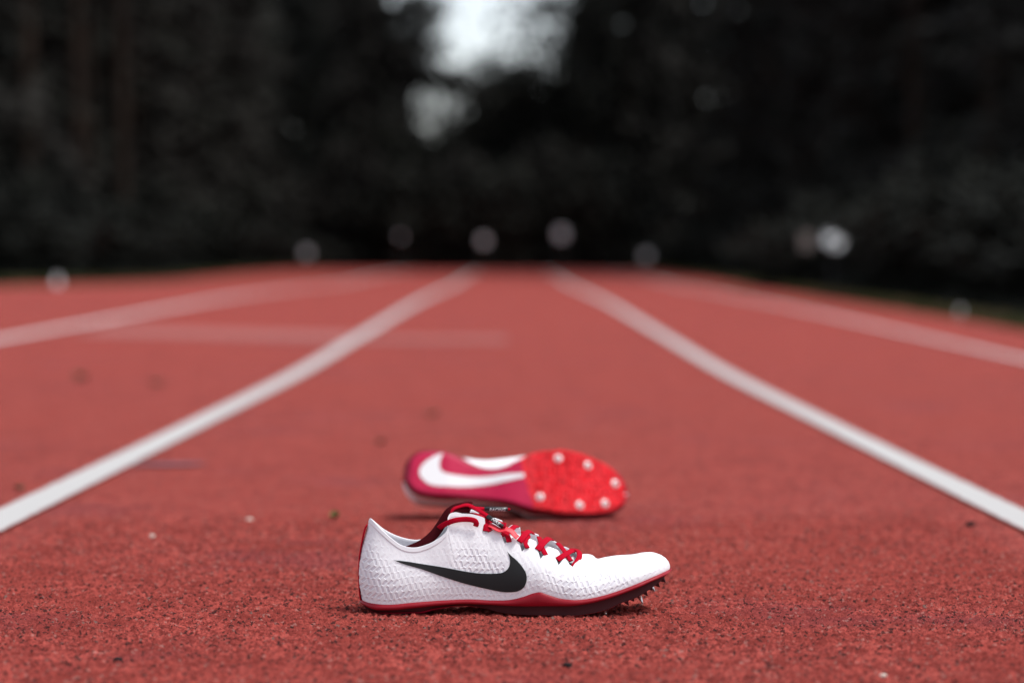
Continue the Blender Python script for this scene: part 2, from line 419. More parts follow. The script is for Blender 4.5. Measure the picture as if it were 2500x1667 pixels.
# saplings and overhanging branches in the gap
def clump_tree(name, px0, D, clumps, label, group, mat, lw=(.22, .42), tr=.10):
    b = at(px0, 600, D); e = obj(name, None, label=label, cat="tree", group=group)
    zb = float(land(b.x, D)); e.location = (b.x, D, zb)
    rs = np.random.default_rng(int(px0)); parts = []; P = []; Dd = []
    top = max(at(px, py, D).z for px, py, *_ in clumps) - zb
    parts.append(tube([(0, 0, -.4), (.1, 0, top * .4), (-.05, .1, top * .75), (0, 0, top + .5)], [tr * 1.3, tr, tr * .7, tr * .2]))
    for px, py, rx, ry, n in clumps:
        c = at(px, py, D); c = np.array([c.x - b.x, rs.uniform(-.5, .5), c.z - zb]); kx = D / FPX
        st = np.array([0, 0, max(.5, c[2] - .25 * abs(c[0]))])
        parts.append(tube([tuple(st), tuple((st + c) / 2 + [0, 0, .12]), tuple(c)], [tr * .45, tr * .3, tr * .08], 6))
        q = rs.normal(0, .5, (n, 3)) * [rx * kx, .8, ry * kx] + c
        P.append(q); Dd.append(rs.normal(size=(n, 3)) + [np.sign(c[0]), 0, -.3])
    t = np_mesh("trunk", *join(parts)); obj("trunk", t, BARK, parent=e)
    P = np.concatenate(P); n = len(P)
    obj("crown", np_mesh("crown", *cards(P, np.concatenate(Dd), rs.uniform(*lw, n), rs.uniform(.05, .10, n))), mat, parent=e)
clump_tree("leaning_tree", 890, 74, [(1000, 185, 70, 40, 330), (1080, 195, 70, 30, 240), (1130, 215, 50, 25, 120), (930, 150, 70, 50, 420), (960, 50, 90, 60, 420), (1020, 30, 70, 50, 300), (1000, 120, 80, 40, 380), (865, 230, 60, 70, 500), (880, 40, 90, 90, 600)],
           "dark tree with a branch reaching into the left of the sky gap", None, LEAF[1])
clump_tree("leaning_tree", 1420, 75, [(1290, 185, 80, 40, 150), (1240, 205, 70, 40, 200), (1320, 110, 70, 60, 130), (1350, 15, 80, 35, 240), (1400, 90, 50, 60, 110), (1270, 60, 80, 70, 60), (1200, 165, 60, 30, 110), (1400, 220, 90, 60, 520), (1300, 240, 90, 50, 450), (1450, 30, 60, 60, 300), (1460, 130, 50, 80, 420), (1200, 225, 50, 30, 150)],
           "dark tree with thin foliage against the right of the sky gap", None, LEAF[0])
for i, (px, yy, ptop) in enumerate(((985, 86, 205), (1022, 90, 190), (1060, 88, 215), (1083, 93, 180), (1128, 89, 200), (1150, 94, 190), (1185, 90, 205))):
    clump_tree("sapling", px, yy, [(px - 8, ptop + 25, 26, 34, 34), (px + 12, ptop + 62, 30, 30, 40), (px + 2, ptop + 95, 34, 26, 60)], "slim sapling in the lower, dimmer part of the sky gap", "saplings in the gap", LEAF[1], (.15, .3), .045)
# farther wood, one mass
n = 60000
x = rng.uniform(-46, 46, n); y = rng.uniform(98, 116, n)
gap = np.abs((x + .5) / y - (-0.008))
hmax = 17 * smoothstep(.022, .06, gap) + 4.4
pos = np.stack([x, y, rng.random(n) * hmax + .3], -1)
obj("far_wood", np_mesh("far_wood", *cards(pos, rng.normal(size=(n, 3)), rng.uniform(.5, 1.1, n), rng.uniform(.18, .35, n))), LEAF[0],
    label="farther wood closing the view as one dark mass", cat="wood", kind="stuff")

# ------------------------------------------------------------------ small things along the track
WHITE_PL = Mat("white_plastic", (0.72, 0.74, 0.76), 0.45).m
DARK_PL = Mat("dark_stake", (0.03, 0.03, 0.03), 0.6).m
BROWN_PL = Mat("brown_board", (0.20, 0.17, 0.15), 0.7).m
def lathe(prof, n=20):
    V = [(r * math.cos(math.tau * k / n), r * math.sin(math.tau * k / n), z) for r, z in prof for k in range(n)]
    F = [(i*n+k, i*n+(k+1) % n, (i+1)*n+(k+1) % n, (i+1)*n+k) for i in range(len(prof)-1) for k in range(n)]
    return np.array(V), np.array(F)
cone_me = np_mesh("cone_body", *lathe([(.001, 0.13), (.010, .13), (.014, .124), (.04, .02), (.042, .012)])); cone_me.materials.append(WHITE_PL)
cbase_me = np_mesh("cone_base", *lathe([(.04, .016), (.055, .014), (.058, .008), (.058, 0), (.001, 0)])); cbase_me.materials.append(WHITE_PL)
for (px, py, D, lab) in ((140, 690, 21.2, "small white marker cone on the left edge of the track, nearest the left frame edge"),
                         (2345, 745, 14.0, "small white marker cone on the grass at the right edge of the track")):
    p = at(px, py, D); e = obj("marker_cone", None, label=lab, cat="cone", group="white marker cones"); e.scale = (.75,) * 3 if px < 1000 else (.62,) * 3
    e.location = (p.x, D, float(land(p.x, D)) - .015)
    obj("cone_body", cone_me, parent=e); obj("cone_base", cbase_me, parent=e)
def boxes(lst, bev=0.006):
    bm = bmesh.new()
    for (c, s) in lst:
        r = bmesh.ops.create_cube(bm, size=1.0); bmesh.ops.scale(bm, vec=s, verts=r['verts']); bmesh.ops.translate(bm, vec=c, verts=r['verts'])
    bmesh.ops.bevel(bm, geom=bm.edges[:], offset=bev, segments=2, affect='EDGES')
    me = bpy.data.meshes.new("box"); bm.to_mesh(me); bm.free(); return me
for (px, py, D, hw, lab) in ((748, 618, 47, .075, "white lane marker left of the row, where the track meets the grass"),
                        (978, 578, 50, .045, "faint grey lane marker, second from the left in the far row"),
                        (1181, 588, 50, .085, "white lane marker at the far end of the left lane line"),
                        (1370, 572, 50, .105, "brightest lane marker, at the far end of the right lane line"),
                        (1578, 625, 47, .075, "low white lane marker at the right end of the far row")):
    p = at(px, py, D); g = float(land(p.x, D)) - .01
    e = obj("lane_marker", None, label=lab, cat="marker", group="lane markers at the far end"); e.location = (p.x, D, g)
    hc = p.z - g
    st = boxes([((0, 0, (hc - .05) / 2), (.03, .03, hc - .05))]); obj("stake", st, DARK_PL, parent=e)
    hd = boxes([((0, 0, hc), (hw * 2, .06, hw * 2.2))], .02); obj("marker_head", hd, WHITE_PL, parent=e)
p = at(2032, 588, 23.0); g = float(land(p.x, 23.0)) - .03
e = obj("sign_board", None, label="pale square sign on a short post before the dark trees at right", cat="sign"); e.location = (p.x, 23.0, g)
hc = p.z - g
obj("post", boxes([((0, .03, hc / 2), (.03, .03, hc))]), DARK_PL, parent=e)
o = obj("panel", np_mesh('panel', *lathe([(.001, -.012), (.105, -.012), (.115, -.006), (.115, .006), (.105, .012), (.001, .012)], 8)), WHITE_PL, parent=e); o.location = (.02, -.02, hc); o.rotation_euler = (R(48), 0, R(10))
obj("side_panel", boxes([((-.24, .005, hc - .005), (.12, .02, .16))]), BROWN_PL, parent=e)
obj("bracket", boxes([((-.15, .03, hc), (.3, .012, .02))], .003), DARK_PL, parent=e)

# fallen leaves and grit
LEAFS = Mat("fallen_leaf", (0.07, 0.05, 0.02), .8).m
LEAFG = Mat("green_leaf", (0.10, 0.09, 0.02), .8).m
PEB_L = Mat("pale_grit", (0.62, 0.52, 0.44), .7).m
PEB_D = Mat("dark_grit", (0.018, 0.014, 0.014), .9, .1).m
def ground_at(px, py):
    d = ray(px, py); y = .5
    while y < 60:
        k_ = y / d.y
        if CAM_H + d.z * k_ <= float(land(d.x * k_, y)): break
        y += .004
    return Vector((d.x * y / d.y, y, float(land(d.x * y / d.y, y))))
def leaf_mesh(L, w, curl):
    V, F = [], []
    for i in range(9):
        t = i / 8; ww = w * math.sin(math.pi * min(1, t * .96 + .02)) ** .8
        for j in (-1, 0, 1): V.append((L * (t - .5), ww * j, curl * (abs(j) * .6 + (t - .5) ** 2 * 2)))
    for i in range(8):
        for j in range(2): F.append((i*3+j, (i+1)*3+j, (i+1)*3+j+1, i*3+j+1))
    return np_mesh("leaf", V, F)
for (px, py, L, mat, lab) in ((200, 928, .062, LEAFS, "brown fallen leaf in the left lane"), (932, 1086, .030, LEAFS, "small brown leaf behind the overturned shoe"),
        (820, 1268, .026, LEAFG, "small olive leaf left of the overturned shoe"), (1057, 1016, .03, LEAFS, "faint brown leaf in the middle of the shoes' lane"),
        (45, 1198, .022, LEAFS, "small leaf beside the left lane line near the frame edge"), (380, 940, .04, LEAFS, "faint leaf fragment in the left lane beside the white line")):
    p = ground_at(px, py); o = obj("fallen_leaf", leaf_mesh(L, L * .27, L * .3), mat, label=lab, cat="leaf")
    o.location = (p.x, p.y, p.z + .002); o.rotation_euler = (random.uniform(-.3, .3), random.uniform(-.2, .2), random.uniform(0, 6))
def pebble(r, seed):
    bm = bmesh.new(); bmesh.ops.create_icosphere(bm, subdivisions=2, radius=r)
    rs = random.Random(seed)
    for v in bm.verts: v.co *= rs.uniform(.78, 1.15); v.co.z *= .6
    for f in bm.faces: f.smooth = True
    me = bpy.data.meshes.new("grit"); bm.to_mesh(me); bm.free(); return me
for i, (px, py, r, mat, lab) in enumerate(((609, 1272, .0042, PEB_L, "pale bit of grit left of the overturned shoe"), (371, 1311, .0034, PEB_L, "pale speck of grit near the left lane line"),
        (288, 1617, .0042, PEB_D, "black bit of grit in the near left foreground"), (1385, 1629, .0040, PEB_D, "dark speck in front of the upright shoe's toe"),
        (2156, 1654, .0030, PEB_L, "pale speck of grit in the near right foreground"), (2369, 1284, .0060, PEB_D, "dark speck beside the right lane line"))):
    p = ground_at(px, py); o = obj("grit", pebble(r, i), mat, label=lab, cat="grit"); o.location = (p.x, p.y, p.z + r * .4)
# dark rubber scuff beside the left line
p = ground_at(415, 1137)
M = Mat("rubber_scuff", (0.16, 0.06, 0.075), .9); SC = M.m
V, F = [], []
for i in range(22):
    t = i / 21; ww = .030 * (math.sin(math.pi * t) ** .5) * (1 + .3 * math.sin(i * 1.9))
    for j in (-1, 1):
        xx = p.x + (t - .5) * .115; yy = p.y + j * ww + .02 * (t - .5); V.append((xx, yy, float(land(xx, yy)) + .0032))
for i in range(21): F.append((i*2, i*2+2, i*2+3, i*2+1))
obj("scuff_mark", np_mesh("scuff_mark", V, F), SC, parent=track, label="dark rubber scuff beside the left lane line")

# ------------------------------------------------------------------ shoe materials
M = Mat("knit_upper", rough=0.7, spec=0.3); co = M.obj_coord()
wv = attr(M, "window")
c = M.mix(M.noise(co, 900, 2), (0.79, 0.79, 0.815), (0.83, 0.83, 0.85))
M.color(M.mix(wv, c, (0.70, 0.69, 0.735))); M.bump(M.noise(co, 1500, 2), .25, .0003)
M.b.inputs["Sheen Weight"].default_value = .15
UPPER = M.m
M = Mat("lining_fabric", (0.78, 0.77, 0.80), .8, .2); M.bump(M.noise(M.obj_coord(), 1400, 2), .3, .0003); LINING = M.m
M = Mat("red_foam", rough=.48, spec=.25); co = M.obj_coord()
M.color(M.mix(M.noise(co, 60, 3), (0.23, 0.003, 0.011), (0.29, 0.004, 0.015))); M.bump(M.noise(co, 700, 3), .12, .0005); FOAM = M.m
M = Mat("crimson_plate", rough=.48, spec=.25); co = M.obj_coord()
M.color(M.mix(M.noise(co, 45, 3), (0.40, 0.005, 0.045), (0.48, 0.008, 0.062))); M.bump(M.noise(co, 500, 2), .15, .0004); PLATE = M.m
M = Mat("bright_red_plate", rough=.48, spec=.25); co = M.obj_coord()
M.color(M.mix(M.noise(co, 80, 3), (0.50, 0.003, 0.010), (0.72, 0.008, 0.020)))
M.color(M.mix(M.ramp(M.noise(co, 260, 4, .7), .38, .62), (0.38, 0.002, 0.007), (0.95, 0.018, 0.032))); M.bump(M.noise(co, 300, 3), 1.0, .003); BRIGHT = M.m
TOOTH_R = Mat('bright_red_tooth', (0.88, 0.010, 0.024), .4, .3).m
M = Mat("dark_sidewall", rough=.6, spec=.3); co = M.obj_coord()
M.color(M.mix(M.noise(co, 40, 2), (0.032, 0.005, 0.007), (0.050, 0.007, 0.010))); SIDEW = M.m
def lace_mat(name, a, b):
    M = Mat(name, rough=.85, spec=.08)
    uv = M.n("ShaderNodeUVMap"); w = M.n("ShaderNodeTexWave", bands_direction='X'); M.l(uv.outputs[0], w.inputs["Vector"])
    w.inputs["Scale"].default_value = 330.0; w.inputs["Distortion"].default_value = .4
    M.color(M.mix(w.outputs["Fac"], a, b)); M.bump(w.outputs["Fac"], .5, .0004); return M.m
LACE = lace_mat("red_lace", (0.34, 0.001, 0.012), (0.48, 0.002, 0.022))
TONGUE = lace_mat("shaded_tongue_fabric", (0.035, 0.002, 0.004), (0.065, 0.003, 0.006))  # dark red, with the shade on the tongue's back edge in the colour
CORAL = Mat("coral_tab", (0.72, 0.025, 0.045), .5).m
BLACKP = Mat("black_print", (0.0125, 0.0125, 0.013), .55, .25).m
BLACKT = Mat("black_lace_tip", (0.012, 0.012, 0.013), .3, .5).m
LETTER = Mat("white_print", (0.75, 0.75, 0.76), .5).m
METAL = Mat("steel_spike", (0.55, 0.52, 0.52), .28, .5, 1.0).m
SEAT_GLEAM = Mat("spike_seat_gleam", (0.90, 0.80, 0.78), .25).m  # gloss of the overturned shoe's spike seats painted as a pale colour

# ------------------------------------------------------------------ the running spike
D0 = 2.21
X0 = at(880, 1490, D0).x
def L(px, py, Y):
    p = at(px, py, D0 + Y); return (p.x - X0, Y, p.z)

FEATHER = [(0, 884, 1463, 0), (.02, 886, 1466, -.010), (.045, 897, 1471, -.019), (.08, 918, 1475, -.0265), (.13, 950, 1477, -.030), (.20, 1002, 1472.5, -.031),
           (.30, 1075, 1467, -.029), (.40, 1150, 1464, -.029), (.47, 1203, 1466.5, -.031), (.53, 1250, 1464.5, -.034), (.57, 1280, 1457, -.037), (.605, 1305, 1448.5, -.039),
           (.62, 1318, 1446.5, -.040), (.64, 1335, 1452, -.0405), (.68, 1366, 1461.5, -.0415), (.72, 1398, 1465.5, -.0435), (.77, 1432, 1463.5, -.0432), (.83, 1480, 1453, -.041),
           (.88, 1525, 1438, -.037), (.93, 1570, 1420, -.0315), (.965, 1602, 1406, -.024), (.985, 1622, 1397, -.014), (1, 1634, 1391, 0)]
EDGE_N = [(0, 903, 1265, 0), (.03, 908, 1269, -.008), (.06, 918, 1279, -.014), (.09, 934, 1295, -.018), (.13, 955, 1314, -.021), (.18, 980, 1331, -.023), (.23, 1008, 1337, -.024),
          (.28, 1035, 1332, -.024), (.32, 1060, 1321, -.024), (.345, 1080, 1307, -.0235), (.36, 1091, 1294, -.023), (.368, 1094, 1282, -.022), (.376, 1092, 1268, -.021),
          (.385, 1096, 1256, -.0195), (.40, 1110, 1250, -.018), (.42, 1130, 1253, -.017), (.44, 1150, 1254, -.017), (.458, 1170, 1259, -.017), (.47, 1184, 1264, -.017),
          (.474, 1184, 1284, -.021), (.478, 1184, 1304, -.025), (.49, 1194, 1297, -.0235), (.50, 1204, 1290, -.022), (.515, 1224, 1297, -.022), (.518, 1226, 1311, -.0245),
          (.523, 1232, 1326, -.027), (.535, 1243, 1318, -.026), (.545, 1253, 1311, -.024), (.558, 1269, 1316, -.0235), (.561, 1271, 1332, -.026), (.565, 1274, 1345, -.0285),
          (.58, 1285, 1335, -.027), (.59, 1295, 1325, -.0245), (.607, 1313, 1341, -.025), (.613, 1320, 1363, -.029), (.625, 1332, 1350, -.027), (.635, 1343, 1339, -.0245),
          (.655, 1358, 1364, -.027), (.659, 1364, 1378, -.0285), (.67, 1372, 1369, -.027), (.68, 1379, 1362, -.025), (.69, 1391, 1378, -.026), (.70, 1398, 1382, -.025),
          (.72, 1408, 1368, -.018), (.74, 1418, 1354, -.008), (.755, 1428, 1352.5, 0), (.78, 1448, 1356, 0), (.795, 1458, 1364, 0), (.82, 1480, 1361, 0), (.85, 1503, 1357, 0),
          (.90, 1545, 1354, 0), (.95, 1566, 1349, 0), (1, 1583, 1347, 0)]
EDGE_F = [(0, 903, 1265, 0), (.03, 910, 1270, .008), (.06, 922, 1280, .014), (.09, 936, 1291, .018), (.13, 960, 1304, .022), (.20, 1005, 1317, .025), (.27, 1040, 1314, .025),
          (.33, 1070, 1301, .0245), (.36, 1090, 1282, .023), (.38, 1100, 1262, .020), (.40, 1118, 1247, .017), (.43, 1150, 1244, .016), (.45, 1170, 1250, .016),
          (.454, 1173, 1275, .019), (.47, 1190, 1272, .019), (.485, 1208, 1264, .016), (.505, 1227, 1271, .016), (.509, 1229, 1296, .020), (.52, 1240, 1290, .018), (.53, 1250, 1282, .016), (.55, 1271, 1288, .016),
          (.553, 1273, 1312, .020), (.57, 1288, 1306, .018), (.58, 1297, 1299, .016), (.60, 1316, 1305, .016), (.603, 1318, 1328, .020), (.62, 1333, 1320, .018), (.63, 1341, 1313.5, .016),
          (.65, 1360, 1324, .016), (.653, 1362, 1345, .020), (.665, 1373, 1340, .018), (.675, 1381, 1334.5, .015), (.70, 1402, 1344, .012), (.715, 1408, 1356, .014), (.735, 1418, 1352, .006)] + EDGE_N[-9:]
REDBOT = [(878, 1470), (888, 1480), (902, 1486.5), (944, 1489), (1007, 1484), (1070, 1478), (1133, 1474.5), (1197, 1476), (1255, 1477.5), (1324, 1475.5), (1398, 1473.5), (1450, 1465.5), (1513, 1448.5), (1577, 1425.5), (1629, 1400.5), (1640, 1394.5)]
ZBOT = [(878, 1488), (890, 1497), (905, 1506), (1000, 1506), (1022, 1499), (1066, 1489), (1103, 1482.5), (1137, 1481), (1178, 1485), (1215, 1494), (1253, 1504), (1330, 1508), (1404, 1504), (1450, 1492),
        (1482, 1484.5), (1513, 1471), (1545, 1461), (1577, 1446), (1598, 1434), (1619, 1422), (1640, 1403)]
def xz(table, Y):
    P = np.array([L(px, py, Y) for px, py in table]); return P[:, 0], np.maximum(P[:, 2], .0012)
RB, ZB = xz(REDBOT, -.033), xz(ZBOT, -.030)
def redbot(x): return smooth_interp(x, *RB)
def zbot(x): return np.maximum(smooth_interp(x, *ZB), .001)

def table(T):
    u = np.array([t[0] for t in T]); P = np.array([L(*t[1:]) for t in T]); return u, P
FU, FP = table(FEATHER)
FP[0, 1] = 0
def feather(u, side):
    p = np.stack([smooth_interp(u, FU, FP[:, i]) for i in range(3)], -1)
    if side > 0:                                  # medial side: a little straighter, no peak
        p[:, 1] = -p[:, 1] * (0.97 - .10 * np.exp(-((u - .38) / .12) ** 2))
        p[:, 2] = np.where((u > .53) & (u < .68), np.minimum(p[:, 2], interp(u, [.53, .68], [FP[9, 2], FP[14, 2]]) + .0015), p[:, 2])
    return p
TABS_N = [(0.485, 1188, 1268, -.017), (.50, 1204, 1279, -.0185), (.515, 1224, 1289, -.020), (.545, 1253, 1304, -.0215), (.558, 1269, 1311, -.022), (.59, 1295, 1323, -.0225), (.635, 1343, 1339, -.0225), (.68, 1379, 1358, -.021), (.72, 1408, 1357, -.013)]
TABS_F = [(.454, 1176, 1254, .016), (.485, 1208, 1264, .016), (.505, 1227, 1271, .016), (.53, 1250, 1281, .016), (.55, 1271, 1288, .016), (.58, 1297, 1298, .016), (.60, 1316, 1305, .016),
          (.63, 1341, 1314, .016), (.65, 1360, 1323, .016), (.675, 1381, 1334, .014), (.70, 1402, 1344, .010), (.72, 1412, 1349, .006)]
def edge(u, side):
    if side < 0: T = [t for t in EDGE_N if t[0] < .471] + TABS_N + EDGE_N[-9:]
    else: T = [t for t in EDGE_F if t[0] < .451] + TABS_F + EDGE_N[-9:]
    U, P = table(T)
    return np.stack([smooth_interp(u, U, P[:, i]) for i in range(3)], -1)
# zigzag outline of the eyelet tabs, as seen from the side: photograph positions of its corners
ZIG_N = [(1180, 1262), (1184, 1266), (1184.5, 1304), (1204, 1290), (1223, 1296.5), (1226, 1311), (1232, 1326), (1253, 1311), (1268, 1316), (1270, 1332), (1274, 1346), (1295, 1325), (1312, 1341), (1320, 1364),
         (1343, 1339), (1357, 1364), (1364, 1379), (1379, 1362), (1391, 1378), (1398, 1383), (1408, 1368), (1417, 1355)]
ZIG_F = [(.449, 1), (.453, .86), (.47, .90), (.484, 1), (.505, 1), (.508, .86), (.52, .93), (.53, 1), (.55, 1), (.553, .85), (.57, .92), (.58, 1), (.60, 1), (.603, .85), (.62, .93), (.63, 1), (.65, 1), (.653, .84), (.665, .9), (.675, 1), (.70, 1), (.71, .95), (.73, 1)]
_trim = {}
def trim(u, side):
    if side > 0: return interp(u, [0] + [q[0] for q in ZIG_F] + [1], [1] + [q[1] for q in ZIG_F] + [1])
    if 'n' not in _trim:
        S, uu, vv = upper_surface(-1, 1200, 200, full=True)
        P = S + np.array([X0, D0, -CAM_H]); c_, s_ = math.cos(PITCH), math.sin(PITCH)
        dep = P[..., 1] * c_ - P[..., 2] * s_; up = P[..., 1] * s_ + P[..., 2] * c_
        qx, qy = 1250 + FPX * P[..., 0] / dep, 833.5 - FPX * up / dep
        us, vs_ = [0], [1]
        for (px, py) in ZIG_N:
            d = np.hypot(qx - px, qy - py); d[:400] = 9e9; i, j = np.unravel_index(np.argmin(d), d.shape)
            us.append(max(uu[i], us[-1] + .0008)); vs_.append(vv[j])
        us += [us[-1] + .004, 1]; vs_ += [1, 1]
        _trim['n'] = (us, vs_)
    return interp(u, *_trim['n'])

def plan_normal(F, side):
    t = np.gradient(F, axis=0); t[:, 2] = 0
    n = np.stack([t[:, 1], -t[:, 0], 0 * t[:, 0]], -1) * (1 if side < 0 else -1)
    n /= np.linalg.norm(n, axis=1, keepdims=True) + 1e-12
    n[0] = (-1, 0, 0); n[-1] = (1, 0, 0)
    return n

def upper_surface(side, nu, nv, inset=0.0, full=False):
    u = np.linspace(0, 1, nu); v = np.linspace(0, 1, nv)
    F, E = feather(u, side), edge(u, side)
    n = plan_normal(F, side)
    h = (E[:, 2] - F[:, 2])[:, None]; zz = np.array([[0, 0, 1.0]])
    hd = F - E; hd[:, 2] = 0
    c_ = (smoothstep(.50, .80, u))[:, None]
    b1 = interp(u, [0, .05, .2, .4, .6, .8, 1], [.0085, .0060, .004, .004, .003, .003, .0035])[:, None]
    b2 = interp(u, [0, .1, .3, .45, .6], [.007, .004, .003, .006, .008])[:, None]
    P1 = F + n * b1 + zz * h * (.42 + .14 * c_)
    P2a = E + n * b2 - zz * h * .34
    P2b = E + hd * .52 + zz * (h * .03)
    P2 = P2a * (1 - c_) + P2b * c_
    t = v[None, :, None] * (np.ones(nu) if full else trim(u, side))[:, None, None]
    S = ((1-t)**3) * F[:, None] + 3*(1-t)**2*t * P1[:, None] + 3*(1-t)*t*t * P2[:, None] + t**3 * E[:, None]
    if inset:
        N = np.cross(np.gradient(S, axis=0), np.gradient(S, axis=1)); N /= np.linalg.norm(N, axis=-1, keepdims=True) + 1e-12
        N = N if side < 0 else -N
        S = S - N * inset
    return S, u, v

def windows(S, u, v):
    """mask (0..1) of the openings in the knit, from lengths measured on the surface"""
    s_ = S[..., 0] + 0 * v[None]; tlen = np.concatenate([np.zeros((len(u), 1)), np.cumsum(np.linalg.norm(np.diff(S, axis=1), axis=2), 1)], 1)
    cw, ch = .0050, .0060
    tt = tlen + .0006 * np.sin(s_ * 70)
    m = np.zeros(s_.shape)
    for dj in (-1, 0, 1):
        for di in (-1, 0, 1):
            j = np.floor(tt / ch) + dj
            sx = s_ - j * .0021
            i = np.floor(sx / cw) + di
            cx = (i + .5) * cw + j * .0021; cy = (j + .5) * ch
            ori = (np.floor((i + 2 * j) / 3) % 2)
            ang = np.where(ori > 0, R(46), R(104))
            dx, dy = s_ - cx, tt - cy
            a = np.abs(dx * np.cos(ang) + dy * np.sin(ang)); b = np.abs(-dx * np.sin(ang) + dy * np.cos(ang))
            q = np.maximum(a - .0025, 0) ** 2 + np.maximum(b - .00085, 0) ** 2
            m = np.maximum(m, smoothstep(.00045, .0001, np.sqrt(q)))
    tot = tlen[:, -1:]; x = s_
    fade = smoothstep(.0015, .004, tlen)                                         # above the sole edge
    limit = interp(u, [0, .05, .1, .2, .3, .36, .40, .47, .52, .6, .7, .76, .8, 1], [.74, .72, .7, .62, .58, .55, .60, .62, .52, .50, .55, .8, .93, .93])[:, None]
    fade = fade * (.3 * smoothstep(.93, .80, tlen / tot) + .7 * smoothstep(limit + .05, limit - .08, tlen / tot))
    amp = .5 + .5 * smoothstep(.40, .62, .5 + .25 * np.sin(x * 61 + 1) + .3 * np.sin(tlen * 95 + x * 33) - .15 * smoothstep(.7, .8, u)[:, None])
    return m * fade * amp

def ribbon(pts, nrm, w, th, n=48):
    P = np.array(pts, float); N = np.array(nrm, float)
    if N.ndim == 1: N = np.repeat(N[None], len(P), 0)
    k_ = np.linspace(0, 1, len(P)); t = np.linspace(0, 1, n)
    C = np.stack([smooth_interp(t, k_, P[:, i]) for i in range(3)], -1)
    NN = np.stack([smooth_interp(t, k_, N[:, i]) for i in range(3)], -1)
    T = np.gradient(C, axis=0); T /= np.linalg.norm(T, axis=1, keepdims=True)
    B = np.cross(T, NN); B /= np.linalg.norm(B, axis=1, keepdims=True); NN = np.cross(B, T)
    sec = [(math.copysign(abs(math.cos(a)) ** .6, math.cos(a)), math.copysign(abs(math.sin(a)) ** .8, math.sin(a))) for a in np.linspace(0, math.tau, 12, endpoint=False)]
    V = np.stack([C + B * (w / 2 * a) + NN * (th / 2 * b) for a, b in sec], 1)
    m = len(sec); F = []
    for i in range(n - 1):
        for q in range(m): F.append((i*m+q, i*m+(q+1) % m, (i+1)*m+(q+1) % m, (i+1)*m+q))
    me = np_mesh("lace", V.reshape(-1, 3), F)
    bm = bmesh.new(); bm.from_mesh(me); bm.verts.ensure_lookup_table()
    bm.faces.new([bm.verts[q] for q in range(m)][::-1]); bm.faces.new([bm.verts[(n-1)*m+q] for q in range(m)])
    bmesh.ops.recalc_face_normals(bm, faces=bm.faces)
    uvl = bm.loops.layers.uv.new("UVMap"); arc = np.concatenate([[0], np.cumsum(np.linalg.norm(np.diff(C, axis=0), axis=1))])
    for f in bm.faces:
        f.smooth = True
        for lp in f.loops: lp[uvl].uv = (arc[lp.vert.index // m], (lp.vert.index % m) / m * .01)
    bm.to_mesh(me); bm.free(); return me

def decal(poly, project, spacing, lift):
    """flat print cut to an outline: dense triangles dropped on a surface"""
    pl = [Vector(p) for p in poly]
    xs, ys = [p[0] for p in poly], [p[1] for p in poly]
    def inside(x, y):
        c = False; j = len(pl) - 1
        for i in range(len(pl)):
            if (pl[i].y > y) != (pl[j].y > y) and x < (pl[j].x - pl[i].x) * (y - pl[i].y) / (pl[j].y - pl[i].y) + pl[i].x: c = not c
            j = i
        return c
    pts = list(pl)
    for x in np.arange(min(xs), max(xs), spacing):
        for y in np.arange(min(ys), max(ys), spacing):
            if inside(x, y) and min((Vector((x, y)) - p).length for p in pl) > spacing * .5: pts.append(Vector((x, y)))
    ed = [(i, (i + 1) % len(pl)) for i in range(len(pl))]
    vo, _, fo, _, _, _ = delaunay_2d_cdt(pts, ed, [], 2, 1e-7)
    V3 = [project(v.x, v.y, lift) for v in vo]
    F = [f for f in fo if inside(sum(vo[i].x for i in f) / 3, sum(vo[i].y for i in f) / 3)]
    return V3, F

def closed_curve(pts, n, corners=()):
    """Catmull-Rom through a closed outline; points listed in corners stay sharp"""
    P = np.array(pts, float); m = len(P); out = []
    for i in range(m):
        p0, p1, p2, p3 = P[i-1], P[i], P[(i+1) % m], P[(i+2) % m]
        if i in corners: p0 = p1 - (p2 - p1)
        if (i + 1) % m in corners: p3 = p2 + (p2 - p1)
        for t in np.arange(n) / n:
            out.append(tuple(.5 * ((2*p1) + (-p0+p2)*t + (2*p0-5*p1+4*p2-p3)*t*t + (-p0+3*p1-3*p2+p3)*t**3)))
    return out

SWOOSH = [(961, 1367), (992, 1370), (1023, 1375), (1081, 1384), (1132, 1393.5), (1166, 1398.5), (1193, 1399.5), (1220, 1398.5), (1234, 1393.5), (1242.5, 1384), (1245.5, 1373), (1243.7, 1359.5), (1238, 1345.5),
          (1248, 1356), (1265, 1371), (1280, 1390), (1286, 1405), (1285, 1420.5), (1278, 1434), (1265, 1442), (1248, 1444.5), (1227, 1444), (1200, 1439), (1166, 1431.5), (1132, 1423), (1081, 1407), (1030, 1389), (989, 1377.5)]

